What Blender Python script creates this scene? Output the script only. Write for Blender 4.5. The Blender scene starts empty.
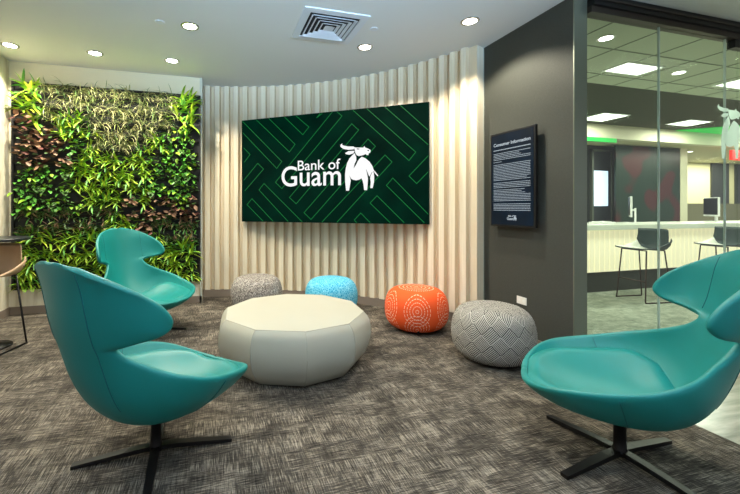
import bpy, bmesh, math, random
from mathutils import Vector, Matrix
from mathutils.geometry import tessellate_polygon
random.seed(7)
PI = math.pi
COL = bpy.context.scene.collection

# ---------------------------------------------------------------- survey
# The room axes are x (along the glass front) and y (along the dark wall).
TH = math.atan(1/3.547)          # the camera is turned this much to the right of y
CT, ST = math.cos(TH), math.sin(TH)
F, CX, HY, EYE = 375.0, 320.0, 208.0, 1.25
HC = 2.97                        # ceiling height
def W(X, Y, z=0.0):              # right/forward of the camera -> room axes
    return Vector((X*CT + Y*ST, -X*ST + Y*CT, z))
def at_z(px, py, z):
    Y = (EYE - z)*F/(py - HY)
    return W((px-CX)*Y/F, Y, z)
def at_plane(px, py, p0, n):     # point where the sight line meets a plane
    d = W((px-CX)/F, 1.0, -(py-HY)/F)
    o = Vector((0, 0, EYE)); n = Vector(n)
    t = (Vector(p0)-o).dot(n)/d.dot(n)
    return o + d*t
def at_v(px, py, v): return at_plane(px, py, (0, v, 0), (0, 1, 0))
def at_u(px, py, u): return at_plane(px, py, (u, 0, 0), (1, 0, 0))

# ---------------------------------------------------------------- colours
def srgb(r, g, b):
    f = lambda c: (c/255/12.92) if c/255 <= .04045 else ((c/255+.055)/1.055)**2.4
    return (f(r), f(g), f(b), 1.0)
MATS = {}
def mat(name, col, rough=.6, metal=0.0, emit=None, estr=0.0, coat=0.0, spec=.5, sheen=0.0):
    m = bpy.data.materials.new(name); m.use_nodes = True
    b = m.node_tree.nodes['Principled BSDF']
    b.inputs['Base Color'].default_value = col
    b.inputs['Roughness'].default_value = rough
    b.inputs['Metallic'].default_value = metal
    b.inputs['Specular IOR Level'].default_value = spec
    b.inputs['Coat Weight'].default_value = coat
    b.inputs['Sheen Weight'].default_value = sheen
    if emit:
        b.inputs['Emission Color'].default_value = emit
        b.inputs['Emission Strength'].default_value = estr
    MATS[name] = m
    return m
class NT:
    def __init__(s, m):
        s.t = m.node_tree; s.n = s.t.nodes; s.l = s.t.links
        s.b = s.n['Principled BSDF']
    def new(s, ty, **kw):
        n = s.n.new(ty)
        for k, v in kw.items():
            if k.startswith('i_'):
                n.inputs[int(k[2:]) if k[2:].isdigit() else k[2:]].default_value = v
            else: setattr(n, k, v)
        return n
    def math(s, op, a, b=None, c=None):
        n = s.n.new('ShaderNodeMath'); n.operation = op
        for i, x in enumerate((a, b, c)):
            if x is None: continue
            if isinstance(x, (int, float)): n.inputs[i].default_value = x
            else: s.l.new(x, n.inputs[i])
        return n.outputs[0]
    def mapping(s, src, scale=(1,1,1), rot=(0,0,0), loc=(0,0,0)):
        n = s.n.new('ShaderNodeMapping')
        n.inputs['Scale'].default_value = scale; n.inputs['Rotation'].default_value = rot
        n.inputs['Location'].default_value = loc
        s.l.new(src, n.inputs[0]); return n.outputs[0]
    def noise(s, vec, scale=5, detail=2, rough=.5):
        n = s.n.new('ShaderNodeTexNoise'); n.inputs['Scale'].default_value = scale
        n.inputs['Detail'].default_value = detail; n.inputs['Roughness'].default_value = rough
        s.l.new(vec, n.inputs['Vector']); return n.outputs[0]
    def ramp(s, fac, stops, interp='LINEAR'):
        n = s.n.new('ShaderNodeValToRGB'); n.color_ramp.interpolation = interp
        e = n.color_ramp.elements
        while len(e) < len(stops): e.new(.5)
        for i, (p, c) in enumerate(stops): e[i].position = p; e[i].color = c
        s.l.new(fac, n.inputs[0]); return n.outputs[0]
    def mix(s, fac, a, b, mode='MIX'):
        n = s.n.new('ShaderNodeMix'); n.data_type = 'RGBA'; n.blend_type = mode
        if isinstance(fac, (int, float)): n.inputs[0].default_value = fac
        else: s.l.new(fac, n.inputs[0])
        for i, x in ((6, a), (7, b)):
            if isinstance(x, tuple): n.inputs[i].default_value = x
            else: s.l.new(x, n.inputs[i])
        return n.outputs[2]
    def obj(s): return s.n.new('ShaderNodeTexCoord').outputs['Object']
    def bump(s, h, strength=.3, dist=.01):
        n = s.n.new('ShaderNodeBump'); n.inputs['Strength'].default_value = strength
        n.inputs['Distance'].default_value = dist
        s.l.new(h, n.inputs['Height']); s.l.new(n.outputs[0], s.b.inputs['Normal'])
    def color(s, c): s.l.new(c, s.b.inputs['Base Color'])

def m_carpet(name, dark, mid, light):
    m = mat(name, mid, .95, spec=.15); t = NT(m); o = t.obj()
    n1 = t.noise(t.mapping(o, (200, 9, 1)), 1, 2, .75)
    n2 = t.noise(t.mapping(o, (9, 200, 1), loc=(31, 7, 0)), 1, 2, .75)
    # rectangular woven patches, the yarn direction changing from patch to patch
    def cells(sx_, sy_, lx):
        v = t.new('ShaderNodeTexVoronoi'); v.distance = 'CHEBYCHEV'; v.inputs['Scale'].default_value = 1
        v.inputs['Randomness'].default_value = .9
        t.l.new(t.mapping(o, (sx_, sy_, 1), loc=(lx, lx*2, 0)), v.inputs['Vector'])
        q = t.new('ShaderNodeSeparateColor'); t.l.new(v.outputs['Color'], q.inputs[0]); return q.outputs[0]
    c1 = cells(3.2, 8.0, 0.3); c2 = cells(8.0, 3.0, 4.1)
    w = t.math('MULTIPLY_ADD', t.math('GREATER_THAN', c1, .5), .36, .32)
    a = t.math('MULTIPLY', n1, w)
    b = t.math('MULTIPLY', n2, t.math('SUBTRACT', 1.0, w))
    s = t.math('ADD', a, b)
    big = t.noise(t.mapping(o, (2.2, 4.5, 1)), 2.2, 3, .65)
    s = t.math('ADD', s, t.math('MULTIPLY', t.math('SUBTRACT', big, .5), .30))
    s = t.math('ADD', s, t.math('MULTIPLY', t.math('SUBTRACT', t.math('ADD', c1, c2), 1.0), .05))
    s = t.math('ADD', s, t.math('MULTIPLY', t.math('SUBTRACT', t.noise(o, 300, 1, .7), .5), .12))
    t.color(t.ramp(s, [(.33, dark), (.5, mid), (.67, light)]))
    t.bump(s, .5, .006)
    return m
m_carpet('carpet_tweed', srgb(22,20,18), srgb(76,71,64), srgb(156,147,132))
m_carpet('carpet_teller', srgb(92,100,88), srgb(146,152,136), srgb(200,203,187))

m = mat('plaster_ceiling', srgb(212,214,212), .85, spec=.2); t = NT(m); t.bump(t.noise(t.obj(), 90, 2), .05, .002)
mat('plaster_cream', srgb(222,216,190), .85, spec=.2)
m = mat('veined_stone', srgb(226,220,200), .45); t = NT(m); o = t.obj()
nv = t.noise(t.mapping(o, (9, 9, 1.6), (0, .5, 0)), 1.5, 5, .6)
t.color(t.ramp(nv, [(.36, srgb(196,186,160)), (.5, srgb(222,215,192)), (.7, srgb(232,227,208))]))
m = mat('dark_wall_paint', srgb(74,73,69), .7, spec=.25); t = NT(m)
nn = t.noise(t.mapping(t.obj(), (1, 60, 400)), 1, 2)
t.color(t.ramp(nn, [(.3, srgb(60,62,57)), (.7, srgb(71,73,67))]))
mat('jamb_metal', srgb(128,134,120), .38, .7)
mat('bright_jamb', srgb(196,198,184), .45, .2)
mat('dark_bronze', srgb(58,50,44), .4, .5)
mat('black_metal', srgb(24,23,24), .4, .4)
mat('black_plastic', srgb(16,16,18), .35)
mat('baseboard_grey', srgb(128,116,104), .55)
m = mat('slat_wood', srgb(226,216,192), .6); t = NT(m)
nw = t.noise(t.mapping(t.obj(), (70, 70, 1.2)), 1, 3)
t.color(t.ramp(nw, [(.3, srgb(214,202,176)), (.7, srgb(232,224,202))]))
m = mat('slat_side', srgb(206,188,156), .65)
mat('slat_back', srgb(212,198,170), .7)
mat('white_paint', srgb(236,236,232), .5)
mat('vent_white', srgb(206,212,218), .5)
mat('vent_dark', srgb(22,24,28), .8)
mat('steel', srgb(190,192,190), .25, 1.0)
mat('lamp_glow', (1,1,1,1), .5, emit=(1,.96,.88,1), estr=14)
mat('troffer_glow', (1,1,1,1), .5, emit=(.97,1,.93,1), estr=2.6)
mat('outlet_white', srgb(232,230,222), .4)
m = mat('teal_leather', srgb(6,124,119), .45, spec=.45); t = NT(m)
nl = t.noise(t.obj(), 420, 3, .6)
t.bump(nl, .12, .0015)
mat('teal_seam', srgb(8,92,98), .6)
m = mat('white_vinyl', srgb(172,170,155), .5, spec=.3); t = NT(m); t.bump(t.noise(t.obj(), 300, 3), .06, .001)
mat('vinyl_seam', srgb(158,156,141), .6)

# pouf fabrics --------------------------------------------------------
def cyl_uv(t, per=1.0):
    o = t.obj(); sx = t.new('ShaderNodeSeparateXYZ'); t.l.new(o, sx.inputs[0])
    ang = t.math('ARCTAN2', sx.outputs[1], sx.outputs[0])
    return o, sx, ang
m = mat('grey_speckle_fabric', srgb(140,136,132), .9, spec=.1); t = NT(m); o = t.obj()
v = t.new('ShaderNodeTexVoronoi'); v.inputs['Scale'].default_value = 85; t.l.new(o, v.inputs['Vector'])
t.color(t.ramp(v.outputs['Distance'], [(.22, srgb(48,45,44)), (.42, srgb(120,115,110)), (.7, srgb(172,167,160))]))
m = mat('blue_fabric', srgb(60,170,205), .85, spec=.15); t = NT(m); o = t.obj()
v = t.new('ShaderNodeTexVoronoi'); v.feature = 'DISTANCE_TO_EDGE'; v.inputs['Scale'].default_value = 52
t.l.new(t.mapping(o, (1,1,.7)), v.inputs['Vector'])
t.color(t.ramp(v.outputs['Distance'], [(.04, srgb(132,204,226)), (.14, srgb(48,160,200)), (.5, srgb(28,134,180))]))
# orange with rings of white dashes
m = mat('orange_fabric', srgb(236,92,36), .75, spec=.2); t = NT(m); o, sx, ang = cyl_uv(t)
a = t.math('ADD', t.math('MULTIPLY', ang, 6/(2*PI)), 20.67)          # seven medallions around
fa = t.math('MULTIPLY', t.math('SUBTRACT', t.math('FRACT', a), .5), .33)
def rings(zc, zs):
    dz = t.math('MULTIPLY', t.math('SUBTRACT', sx.outputs[2], zc), zs)
    r = t.math('SQRT', t.math('ADD', t.math('MULTIPLY', fa, fa), t.math('MULTIPLY', dz, dz)))
    line = t.math('LESS_THAN', t.math('ABSOLUTE', t.math('SUBTRACT', t.math('FRACT', t.math('MULTIPLY', r, 36)), .5)), .085)
    dash = t.math('GREATER_THAN', t.math('SINE', t.math('MULTIPLY', t.math('ARCTAN2', dz, fa), 22)), -.55)
    inside = t.math('LESS_THAN', r, .147)
    return t.math('MULTIPLY', t.math('MULTIPLY', line, dash), inside)
g = t.math('MAXIMUM', rings(.25, .85), rings(.06, .85))
rr = t.math('SQRT', t.math('ADD', t.math('MULTIPLY', sx.outputs[0], sx.outputs[0]), t.math('MULTIPLY', sx.outputs[1], sx.outputs[1])))
side = t.math('GREATER_THAN', rr, .2)
g = t.math('MULTIPLY', g, side)
topl = t.math('LESS_THAN', t.math('ABSOLUTE', t.math('SUBTRACT', t.math('FRACT', t.math('MULTIPLY', rr, 26)), .5)), .15)
topd = t.math('GREATER_THAN', t.math('SINE', t.math('MULTIPLY', ang, 46)), -.2)
g = t.math('MAXIMUM', g, t.math('MULTIPLY', t.math('MULTIPLY', topl, topd), t.math('SUBTRACT', 1.0, side)))
t.color(t.mix(t.math('MULTIPLY', g, .75), srgb(236,88,38), srgb(252,226,200)))
# black and white diagonal key fabric
m = mat('key_fabric', srgb(150,148,142), .9, spec=.1); t = NT(m); o, sx, ang = cyl_uv(t)
al = t.math('MULTIPLY', ang, .30)
d1 = t.math('ADD', al, t.math('MULTIPLY', sx.outputs[2], .9)); d2 = t.math('SUBTRACT', al, t.math('MULTIPLY', sx.outputs[2], .9))
def stripe(x, f, th): return t.math('GREATER_THAN', t.math('FRACT', t.math('MULTIPLY', x, f)), th)
cell = t.math('ADD', t.math('FLOOR', t.math('MULTIPLY', d1, 8)), t.math('FLOOR', t.math('MULTIPLY', d2, 8)))
selk = t.math('GREATER_THAN', t.math('FRACT', t.math('MULTIPLY', cell, .5)), .25)
sA = stripe(d1, 64, .45); sB = stripe(d2, 64, .45)
k = t.math('ADD', t.math('MULTIPLY', selk, sA), t.math('MULTIPLY', t.math('SUBTRACT', 1.0, selk), sB))
t.color(t.mix(k, srgb(30,29,29), srgb(186,182,172)))

mat('leaf_lime', srgb(128,174,40), .45, spec=.4)
mat('leaf_green', srgb(82,150,52), .4, spec=.45)
mat('leaf_yellow', srgb(162,186,40), .45)
mat('leaf_pale', srgb(168,170,118), .55)
mat('leaf_olive', srgb(122,140,72), .55)
mat('leaf_dark', srgb(70,104,50), .5)
mat('leaf_brown', srgb(150,116,90), .55)
mat('leaf_maroon', srgb(96,56,50), .5)
for nme in ('leaf_lime','leaf_green','leaf_yellow','leaf_pale','leaf_olive','leaf_dark','leaf_brown','leaf_maroon'):
    m = MATS[nme]; t = NT(m); base = tuple(t.b.inputs['Base Color'].default_value)
    n = t.noise(t.obj(), 24, 2)
    t.color(t.mix(n, tuple(c*.55 for c in base[:3])+(1,), tuple(min(1, c*1.35) for c in base[:3])+(1,)))
mat('planter_black', srgb(20,20,19), .7)
mat('soil', srgb(34,28,22), .95)
mat('glossy_tile', srgb(196,198,184), .18, spec=.6)
m = MATS['glossy_tile']; t = NT(m); o = t.obj()
t.color(t.ramp(t.noise(t.mapping(o, (2.5, 14, 1)), 1.5, 4), [(.3, srgb(120,122,110)), (.7, srgb(168,168,154))]))
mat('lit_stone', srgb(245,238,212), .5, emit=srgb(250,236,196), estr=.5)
mat('counter_white', srgb(226,230,214), .3)
mat('kick_dark', srgb(44,44,42), .5)
mat('stool_wood', srgb(196,164,128), .5)
mat('stool_white', srgb(226,226,212), .45)
mat('stool_green', srgb(10,44,40), .5)
mat('stool_leg', srgb(60,40,38), .35, .6)
mat('table_black', srgb(26,30,36), .3)
mat('tile_white', srgb(198,206,184), .8)
mat('tile_bar', srgb(120,126,112), .6)
mat('dark_ceiling', srgb(66,66,60), .8)
mat('bulkhead_cream', srgb(226,222,192), .7)
mat('green_glow', srgb(20,150,60), .5, emit=srgb(20,190,70), estr=.7)
mat('cream_wall', srgb(204,200,160), .7)
mat('partition_dark', srgb(36,40,40), .3)
mat('lit_window', (1,1,1,1), .5, emit=srgb(190,215,255), estr=1.3)
mat('exit_red', srgb(200,30,30), .5, emit=srgb(235,40,40), estr=1.2)
mat('screen_white', (0,0,0,1), .6, spec=.1, emit=(1,1,1,1), estr=.92)
mat('screen_line', (0,0,0,1), .6, spec=.1, emit=srgb(20,118,56), estr=.85)
mat('screen_dark', (0,0,0,1), .9, spec=.03, emit=srgb(0,38,26), estr=.75)
mat('info_text', (0,0,0,1), .5, emit=srgb(190,205,215), estr=.75)
m = mat('info_screen', srgb(4,5,8), .4, spec=.2); t = NT(m); o = t.obj()
sx = t.new('ShaderNodeSeparateXYZ'); t.l.new(o, sx.inputs[0])
c = t.ramp(t.math('ADD', t.math('MULTIPLY', sx.outputs[1], 1.4), t.math('MULTIPLY', t.noise(o, 4, 2), .7)), [(.1, srgb(8,12,18)), (.9, srgb(16,64,98))])
t.l.new(c, t.b.inputs['Emission Color']); t.b.inputs['Emission Strength'].default_value = .5
m = mat('screen_green', (0,0,0,1), .9, spec=.03); t = NT(m); o = t.obj()
c = t.ramp(t.noise(t.mapping(o, (2, 1, 2.5), (0, .6, 0)), 1.1, 3), [(.3, srgb(0,28,20)), (.55, srgb(0,42,29)), (.8, srgb(0,54,35))])
t.l.new(c, t.b.inputs['Emission Color']); t.b.inputs['Emission Strength'].default_value = .75
m = mat('painted_reflection', srgb(26,66,50), .4); t = NT(m); o = t.obj()  # reflection in the glass, painted as green and red colour
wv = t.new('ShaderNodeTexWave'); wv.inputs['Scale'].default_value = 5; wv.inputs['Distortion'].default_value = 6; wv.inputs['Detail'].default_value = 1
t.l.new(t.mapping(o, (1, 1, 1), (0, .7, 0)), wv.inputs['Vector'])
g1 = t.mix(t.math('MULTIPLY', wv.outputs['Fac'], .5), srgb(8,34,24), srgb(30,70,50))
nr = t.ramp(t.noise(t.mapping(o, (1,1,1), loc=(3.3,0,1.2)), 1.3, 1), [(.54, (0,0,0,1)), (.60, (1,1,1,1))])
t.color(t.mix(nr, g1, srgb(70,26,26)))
m = mat('mesh_film', srgb(120,120,96), .6); t = NT(m); o = t.obj()
sx = t.new('ShaderNodeSeparateXYZ'); t.l.new(o, sx.inputs[0])
p = t.math('ADD', sx.outputs[0], sx.outputs[2]); q = t.math('SUBTRACT', sx.outputs[0], sx.outputs[2])
l = t.math('MAXIMUM', t.math('GREATER_THAN', t.math('FRACT', t.math('MULTIPLY', p, 14)), .75), t.math('GREATER_THAN', t.math('FRACT', t.math('MULTIPLY', q, 14)), .75))
t.color(t.mix(l, srgb(150,146,112), srgb(84,88,76)))
m = mat('mesh_film_dark', srgb(40,44,46), .4); t = NT(m); o = t.obj()
sx = t.new('ShaderNodeSeparateXYZ'); t.l.new(o, sx.inputs[0])
p = t.math('ADD', sx.outputs[0], sx.outputs[2]); q = t.math('SUBTRACT', sx.outputs[0], sx.outputs[2])
l = t.math('MAXIMUM', t.math('GREATER_THAN', t.math('FRACT', t.math('MULTIPLY', p, 14)), .75), t.math('GREATER_THAN', t.math('FRACT', t.math('MULTIPLY', q, 14)), .75))
t.color(t.mix(l, srgb(64,70,74), srgb(30,34,36)))

def glass(name, tint, refl=.12):
    m = bpy.data.materials.new(name); m.use_nodes = True
    n = m.node_tree.nodes; l = m.node_tree.links; n.clear()
    out = n.new('ShaderNodeOutputMaterial'); mx = n.new('ShaderNodeMixShader')
    tr = n.new('ShaderNodeBsdfTransparent'); tr.inputs[0].default_value = tint
    gl = n.new('ShaderNodeBsdfGlossy'); gl.inputs['Roughness'].default_value = .0
    lw_ = n.new('ShaderNodeLayerWeight'); lw_.inputs[0].default_value = .5
    pw = n.new('ShaderNodeMath'); pw.operation = 'POWER'; pw.inputs[1].default_value = 4.0; l.new(lw_.outputs['Facing'], pw.inputs[0])
    ma = n.new('ShaderNodeMath'); ma.operation = 'MULTIPLY_ADD'; ma.inputs[1].default_value = .55; ma.inputs[2].default_value = .035; l.new(pw.outputs[0], ma.inputs[0])
    l.new(ma.outputs[0], mx.inputs[0]); l.new(tr.outputs[0], mx.inputs[1]); l.new(gl.outputs[0], mx.inputs[2])
    l.new(mx.outputs[0], out.inputs[0]); MATS[name] = m
glass('clear_glass', (.93, .97, .92, 1))
m = bpy.data.materials.new('glass_edge'); m.use_nodes = True
b = m.node_tree.nodes['Principled BSDF']; b.inputs['Base Color'].default_value = srgb(214,230,220)
b.inputs['Roughness'].default_value = .2; b.inputs['Alpha'].default_value = .7; MATS['glass_edge'] = m
m = mat('decal_white', srgb(240,246,242), .6); t_ = m.node_tree; b_ = t_.nodes['Principled BSDF']
tl = t_.nodes.new('ShaderNodeBsdfTranslucent'); tl.inputs[0].default_value = srgb(240,250,244); mx_ = t_.nodes.new('ShaderNodeMixShader'); mx_.inputs[0].default_value = .6
t_.links.new(b_.outputs[0], mx_.inputs[1]); t_.links.new(tl.outputs[0], mx_.inputs[2]); t_.links.new(mx_.outputs[0], t_.nodes['Material Output'].inputs['Surface'])

# ---------------------------------------------------------------- helpers
def link(name, bm, mats, parent=None, smooth=False, loc=None, rotz=0.0, normals=True):
    if normals: bmesh.ops.recalc_face_normals(bm, faces=bm.faces)
    me = bpy.data.meshes.new(name); bm.to_mesh(me); bm.free()
    if isinstance(mats, str): mats = [mats]
    for mm in mats: me.materials.append(MATS[mm])
    if smooth:
        for p in me.polygons: p.use_smooth = True
    o = bpy.data.objects.new(name, me); COL.objects.link(o)
    if parent: o.parent = parent
    if loc is not None: o.location = loc
    o.rotation_euler.z = rotz
    return o
def thing(name, label, cat, loc=(0,0,0), rotz=0.0, group=None):
    o = bpy.data.objects.new(name, None); COL.objects.link(o)
    o.location = loc; o.rotation_euler = (0, 0, rotz); o.empty_display_size = .1
    return tag(o, label, cat, group)
def tag(o, label, cat, group=None):
    o['label'] = label; o['category'] = cat
    if group: o['group'] = group
    return o
def struct(o, label=None):
    o['kind'] = 'structure'
    if label: o['label'] = label
    return o
def copy_tree(o, parent=None):
    c = o.copy(); COL.objects.link(c); c.parent = parent
    for ch in [x for x in bpy.data.objects if x.parent == o]: copy_tree(ch, c)
    return c
def box(bm, a, b, mi=0, bev=0.0):
    x0, y0, z0 = [min(a[i], b[i]) for i in range(3)]; x1, y1, z1 = [max(a[i], b[i]) for i in range(3)]
    vs = [bm.verts.new(p) for p in ((x0,y0,z0),(x1,y0,z0),(x1,y1,z0),(x0,y1,z0),(x0,y0,z1),(x1,y0,z1),(x1,y1,z1),(x0,y1,z1))]
    fs = [bm.faces.new([vs[i] for i in f]) for f in ((3,2,1,0),(4,5,6,7),(0,1,5,4),(1,2,6,5),(2,3,7,6),(3,0,4,7))]
    for f in fs: f.material_index = mi
    if bev > 0:
        es = list({e for f in fs for e in f.edges})
        r = bmesh.ops.bevel(bm, geom=es, offset=bev, segments=2, affect='EDGES', profile=.6)
        for f in r['faces']: f.material_index = mi
def tube(bm, pts, r, seg=10, mi=0, cap=True, r2=None):
    pts = [Vector(p) for p in pts]; rings = []; n = len(pts)
    up = Vector((0, 0, 1))
    for i, p in enumerate(pts):
        d = (pts[min(i+1, n-1)] - pts[max(i-1, 0)]).normalized()
        a = d.cross(up)
        if a.length < 1e-3: a = d.cross(Vector((1, 0, 0)))
        a.normalize(); b = d.cross(a)
        rr = r if r2 is None else r + (r2-r)*i/(n-1)
        rings.append([bm.verts.new(p + (a*math.cos(k*2*PI/seg) + b*math.sin(k*2*PI/seg))*rr) for k in range(seg)])
    for i in range(n-1):
        for k in range(seg):
            f = bm.faces.new((rings[i][k], rings[i][(k+1)%seg], rings[i+1][(k+1)%seg], rings[i+1][k])); f.material_index = mi; f.smooth = True
    if cap:
        for rg in (rings[0], rings[-1]):
            f = bm.faces.new(rg); f.material_index = mi
def lathe(bm, prof, seg=48, mi=0, c=(0,0,0), squash=None):
    rings = []
    for r, z in prof:
        if r < 1e-5: rings.append([bm.verts.new((c[0], c[1], c[2]+z))]); continue
        rings.append([bm.verts.new((c[0]+r*math.cos(k*2*PI/seg), c[1]+r*math.sin(k*2*PI/seg), c[2]+z)) for k in range(seg)])
    for a, b in zip(rings, rings[1:]):
        for k in range(seg):
            k2 = (k+1) % seg
            if len(a) == 1 and len(b) == 1: continue
            if len(a) == 1: f = bm.faces.new((a[0], b[k2], b[k]))
            elif len(b) == 1: f = bm.faces.new((a[k], a[k2], b[0]))
            else: f = bm.faces.new((a[k], a[k2], b[k2], b[k]))
            f.material_index = mi
def poly_prism(bm, pts, fn, thick, mi=0):
    """flat outline pts [(a,b)] -> solid of given thickness; fn(a,b,depth) gives the point"""
    tris = tessellate_polygon([[Vector((a, b, 0)) for a, b in pts]])
    f0 = [bm.verts.new(fn(a, b, 0)) for a, b in pts]; f1 = [bm.verts.new(fn(a, b, thick)) for a, b in pts]
    for tr in tris:
        for vs in (f0, f1):
            try: f = bm.faces.new([vs[i] for i in tr]); f.material_index = mi
            except ValueError: pass
    n = len(pts)
    for i in range(n):
        f = bm.faces.new((f0[i], f0[(i+1)%n], f1[(i+1)%n], f1[i])); f.material_index = mi
def text_bm(s, size, fn, thick=.002, offset=0.0, align='LEFT', xs=1.0, width=None):
    cu = bpy.data.curves.new('t', 'FONT'); cu.body = s; cu.size = size; cu.align_x = align; cu.offset = offset
    cu.resolution_u = 6
    o = bpy.data.objects.new('t', cu); COL.objects.link(o)
    dg = bpy.context.evaluated_depsgraph_get(); me = bpy.data.meshes.new_from_object(o.evaluated_get(dg))
    bpy.data.objects.remove(o); bm = bmesh.new(); bm.from_mesh(me); bpy.data.meshes.remove(me)
    if width:
        w = max(v.co.x for v in bm.verts) - min(v.co.x for v in bm.verts); xs = width/w
    r = bmesh.ops.extrude_face_region(bm, geom=bm.faces[:])
    for g in r['geom']:
        if isinstance(g, bmesh.types.BMVert): g.co.z += thick
    for v in bm.verts: v.co = fn(v.co.x*xs, v.co.y, v.co.z)
    return bm

# the carabao emblem, traced as outlines (x right, y down, about 400 x 430 units)
BULL = [[(175,118),(190,150),(192,180),(178,215),(168,250),(185,222),(200,195),(218,168),(240,150),(275,165),(310,195),(335,232),(350,275),(345,285),(330,290),(312,325),(300,325),(290,290),(282,262),(288,300),(296,345),(293,400),(288,450),(262,450),(256,400),(248,365),(238,345),(215,357),(190,362),(165,358),(145,348),(130,318),(142,365),(132,420),(126,455),(100,455),(92,380),(90,310),(97,255),(110,205),(130,165),(155,138)],
 [(318,328),(333,292),(347,285),(352,330),(350,380),(338,432),(317,432),(321,380),(316,345)],
 [(350,270),(388,318),(383,327),(353,292)],
 [(172,66),(200,68),(255,68),(262,54),(272,68),(300,78),(320,92),(318,110),(303,120),(300,135),(285,135),(275,126),(250,137),(215,144),(195,137),(184,118),(178,95)],
 [(64,30),(48,45),(50,62),(75,80),(120,88),(168,84),(178,66),(165,58),(120,58),(85,52),(66,45)],
 [(90,118),(120,100),(165,97),(176,102),(165,120),(130,132),(100,128)]]
BULL_DARK = [[(194,150),(240,152),(220,168),(204,192),(190,222),(168,254),(176,215),(192,182)], [(279,262),(292,290),(305,322),(312,335),(302,420),(296,420),(298,345),(288,300)], [(190,80),(205,76),(225,80),(208,86)], [(290,92),(300,88),(308,96),(298,101)]]

# ---------------------------------------------------------------- room shell
U_DARK = 2.79; V_GL = 2.357; V_PL = 5.21
def quad(name, pts, m, label=None):
    bm = bmesh.new(); bm.faces.new([bm.verts.new(p) for p in pts]); return struct(link(name, bm, m, normals=False), label)
def slab(name, a, b, m, label=None, bev=0):
    bm = bmesh.new(); box(bm, a, b, 0, bev); return struct(link(name, bm, m), label)
slab('floor', (-4.6, -2.6, -.05), (2.67, 6.2, 0), 'carpet_tweed', 'brown and grey tweed carpet of the lounge')
slab('floor', (2.67, -2.6, -.05), (10.5, V_GL, 0), 'glossy_tile', 'pale glossy tile floor beside the carpet edge')
slab('floor', (2.67, V_GL, -.05), (22, 9.5, 0), 'carpet_teller', 'grey green carpet behind the glass')
slab('ceiling', (-4.6, -2.6, HC), (10.5, V_GL, HC+.06), 'plaster_ceiling', 'smooth white lounge ceiling')
slab('ceiling', (-4.6, V_GL, HC), (2.92, 6.2, HC+.06), 'plaster_ceiling', 'smooth white lounge ceiling by the slatted wall')
slab('wall_left', (-2.46, 2.2, 0), (-2.31, 5.9, HC), 'veined_stone', 'pale veined wall at the left edge')
slab('baseboard_left', (-2.31, 2.2, 0), (-2.298, V_PL, .09), 'baseboard_grey')
slab('wall_plant', (-2.31, V_PL, 0), (-.16, 5.75, HC), 'plaster_cream', 'plain cream wall carrying the plants')
slab('wall_plant', (-2.305, V_PL-.006, 0), (-.186, V_PL, .30), 'veined_stone', 'pale veined stone band below the plants')
slab('baseboard_plant', (-2.298, V_PL-.012, 0), (-.16, V_PL, .09), 'baseboard_grey')
slab('trim_1', (-.185, V_PL-.012, .0), (-.155, V_PL+.3, HC-.0), 'bright_jamb', 'thin pale metal trim at the right end of the plant wall')

# curved slatted wall ---------------------------------------------------
CM = Vector((1.245, 4.485)); CD = Vector((.795, -.607)).normalized(); CO = Vector((.607, .795)).normalized()
HALF, SAG = 1.755, .48
R = (HALF**2 + SAG**2)/(2*SAG); AC = CM + CO*(SAG - R); A0 = math.asin(HALF/R)
def arc(a, inset=0.0): # a: angle from the chord's mid normal
    return AC + (CO*math.cos(a) + CD*math.sin(a))*(R-inset)
bm = bmesh.new(); N = 48
prev = None
for i in range(N+1):
    a = -A0 - .02 + (2*A0+.04)*i/N
    p, q = arc(a), arc(a, -.12)
    vs = [bm.verts.new((p.x,p.y,0)), bm.verts.new((p.x,p.y,HC)), bm.verts.new((q.x,q.y,HC)), bm.verts.new((q.x,q.y,0))]
    if prev:
        for k in range(4):
            f = bm.faces.new((prev[k], prev[(k+1)%4], vs[(k+1)%4], vs[k])); f.material_index = 2
    else: bm.faces.new(vs)
    prev = vs
bm.faces.new(prev)
nslat = int(2*A0*R/.131)
for i in range(nslat):
    ac = -A0 + (i+.5)*2*A0/nslat; hw = .046/R
    prof = [(-hw*1.0, 0), (-hw*.72, .042), (hw*.72, .042), (hw*1.0, 0)]
    pts = [arc(ac+da, ins) for da, ins in prof]
    b0 = [bm.verts.new((p.x, p.y, .10)) for p in pts]; b1 = [bm.verts.new((p.x, p.y, HC)) for p in pts]
    for k in range(3):
        f = bm.faces.new((b0[k], b0[k+1], b1[k+1], b1[k])); f.material_index = 0 if k == 1 else 1
    f = bm.faces.new(b0); f.material_index = 1
struct(link('wall_curved', bm, ['slat_wood', 'slat_side', 'slat_back']), 'curved wall of cream vertical slats behind the large screen')
bm = bmesh.new(); prev = None
for i in range(N+1):
    a = -A0 + 2*A0*i/N
    p, q = arc(a, .035), arc(a, 0)
    vs = [bm.verts.new((p.x,p.y,0)), bm.verts.new((p.x,p.y,.10)), bm.verts.new((q.x,q.y,.10)), bm.verts.new((q.x,q.y,0))]
    if prev:
        for k in range(4): bm.faces.new((prev[k], prev[(k+1)%4], vs[(k+1)%4], vs[k]))
    else: bm.faces.new(vs)
    prev = vs
bm.faces.new(prev)
struct(link('baseboard_curved', bm, 'baseboard_grey'))
slab('trim_2', (2.655, 3.40, 0), (2.79, 3.56, HC), 'bright_jamb', 'pale upright trim between the slats and the dark wall')
slab('wall_dark', (U_DARK, V_GL+.004, 0), (2.915, 3.56, HC), 'dark_wall_paint', 'dark grey wall carrying the information screen')
slab('baseboard_dark', (U_DARK-.012, V_GL+.004, 0), (U_DARK, 3.40, .07), 'baseboard_grey')
slab('trim_3', (U_DARK, V_GL-.006, 0), (2.925, V_GL+.004, HC), 'jamb_metal', 'greenish grey metal jamb at the end of the dark wall')

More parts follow.
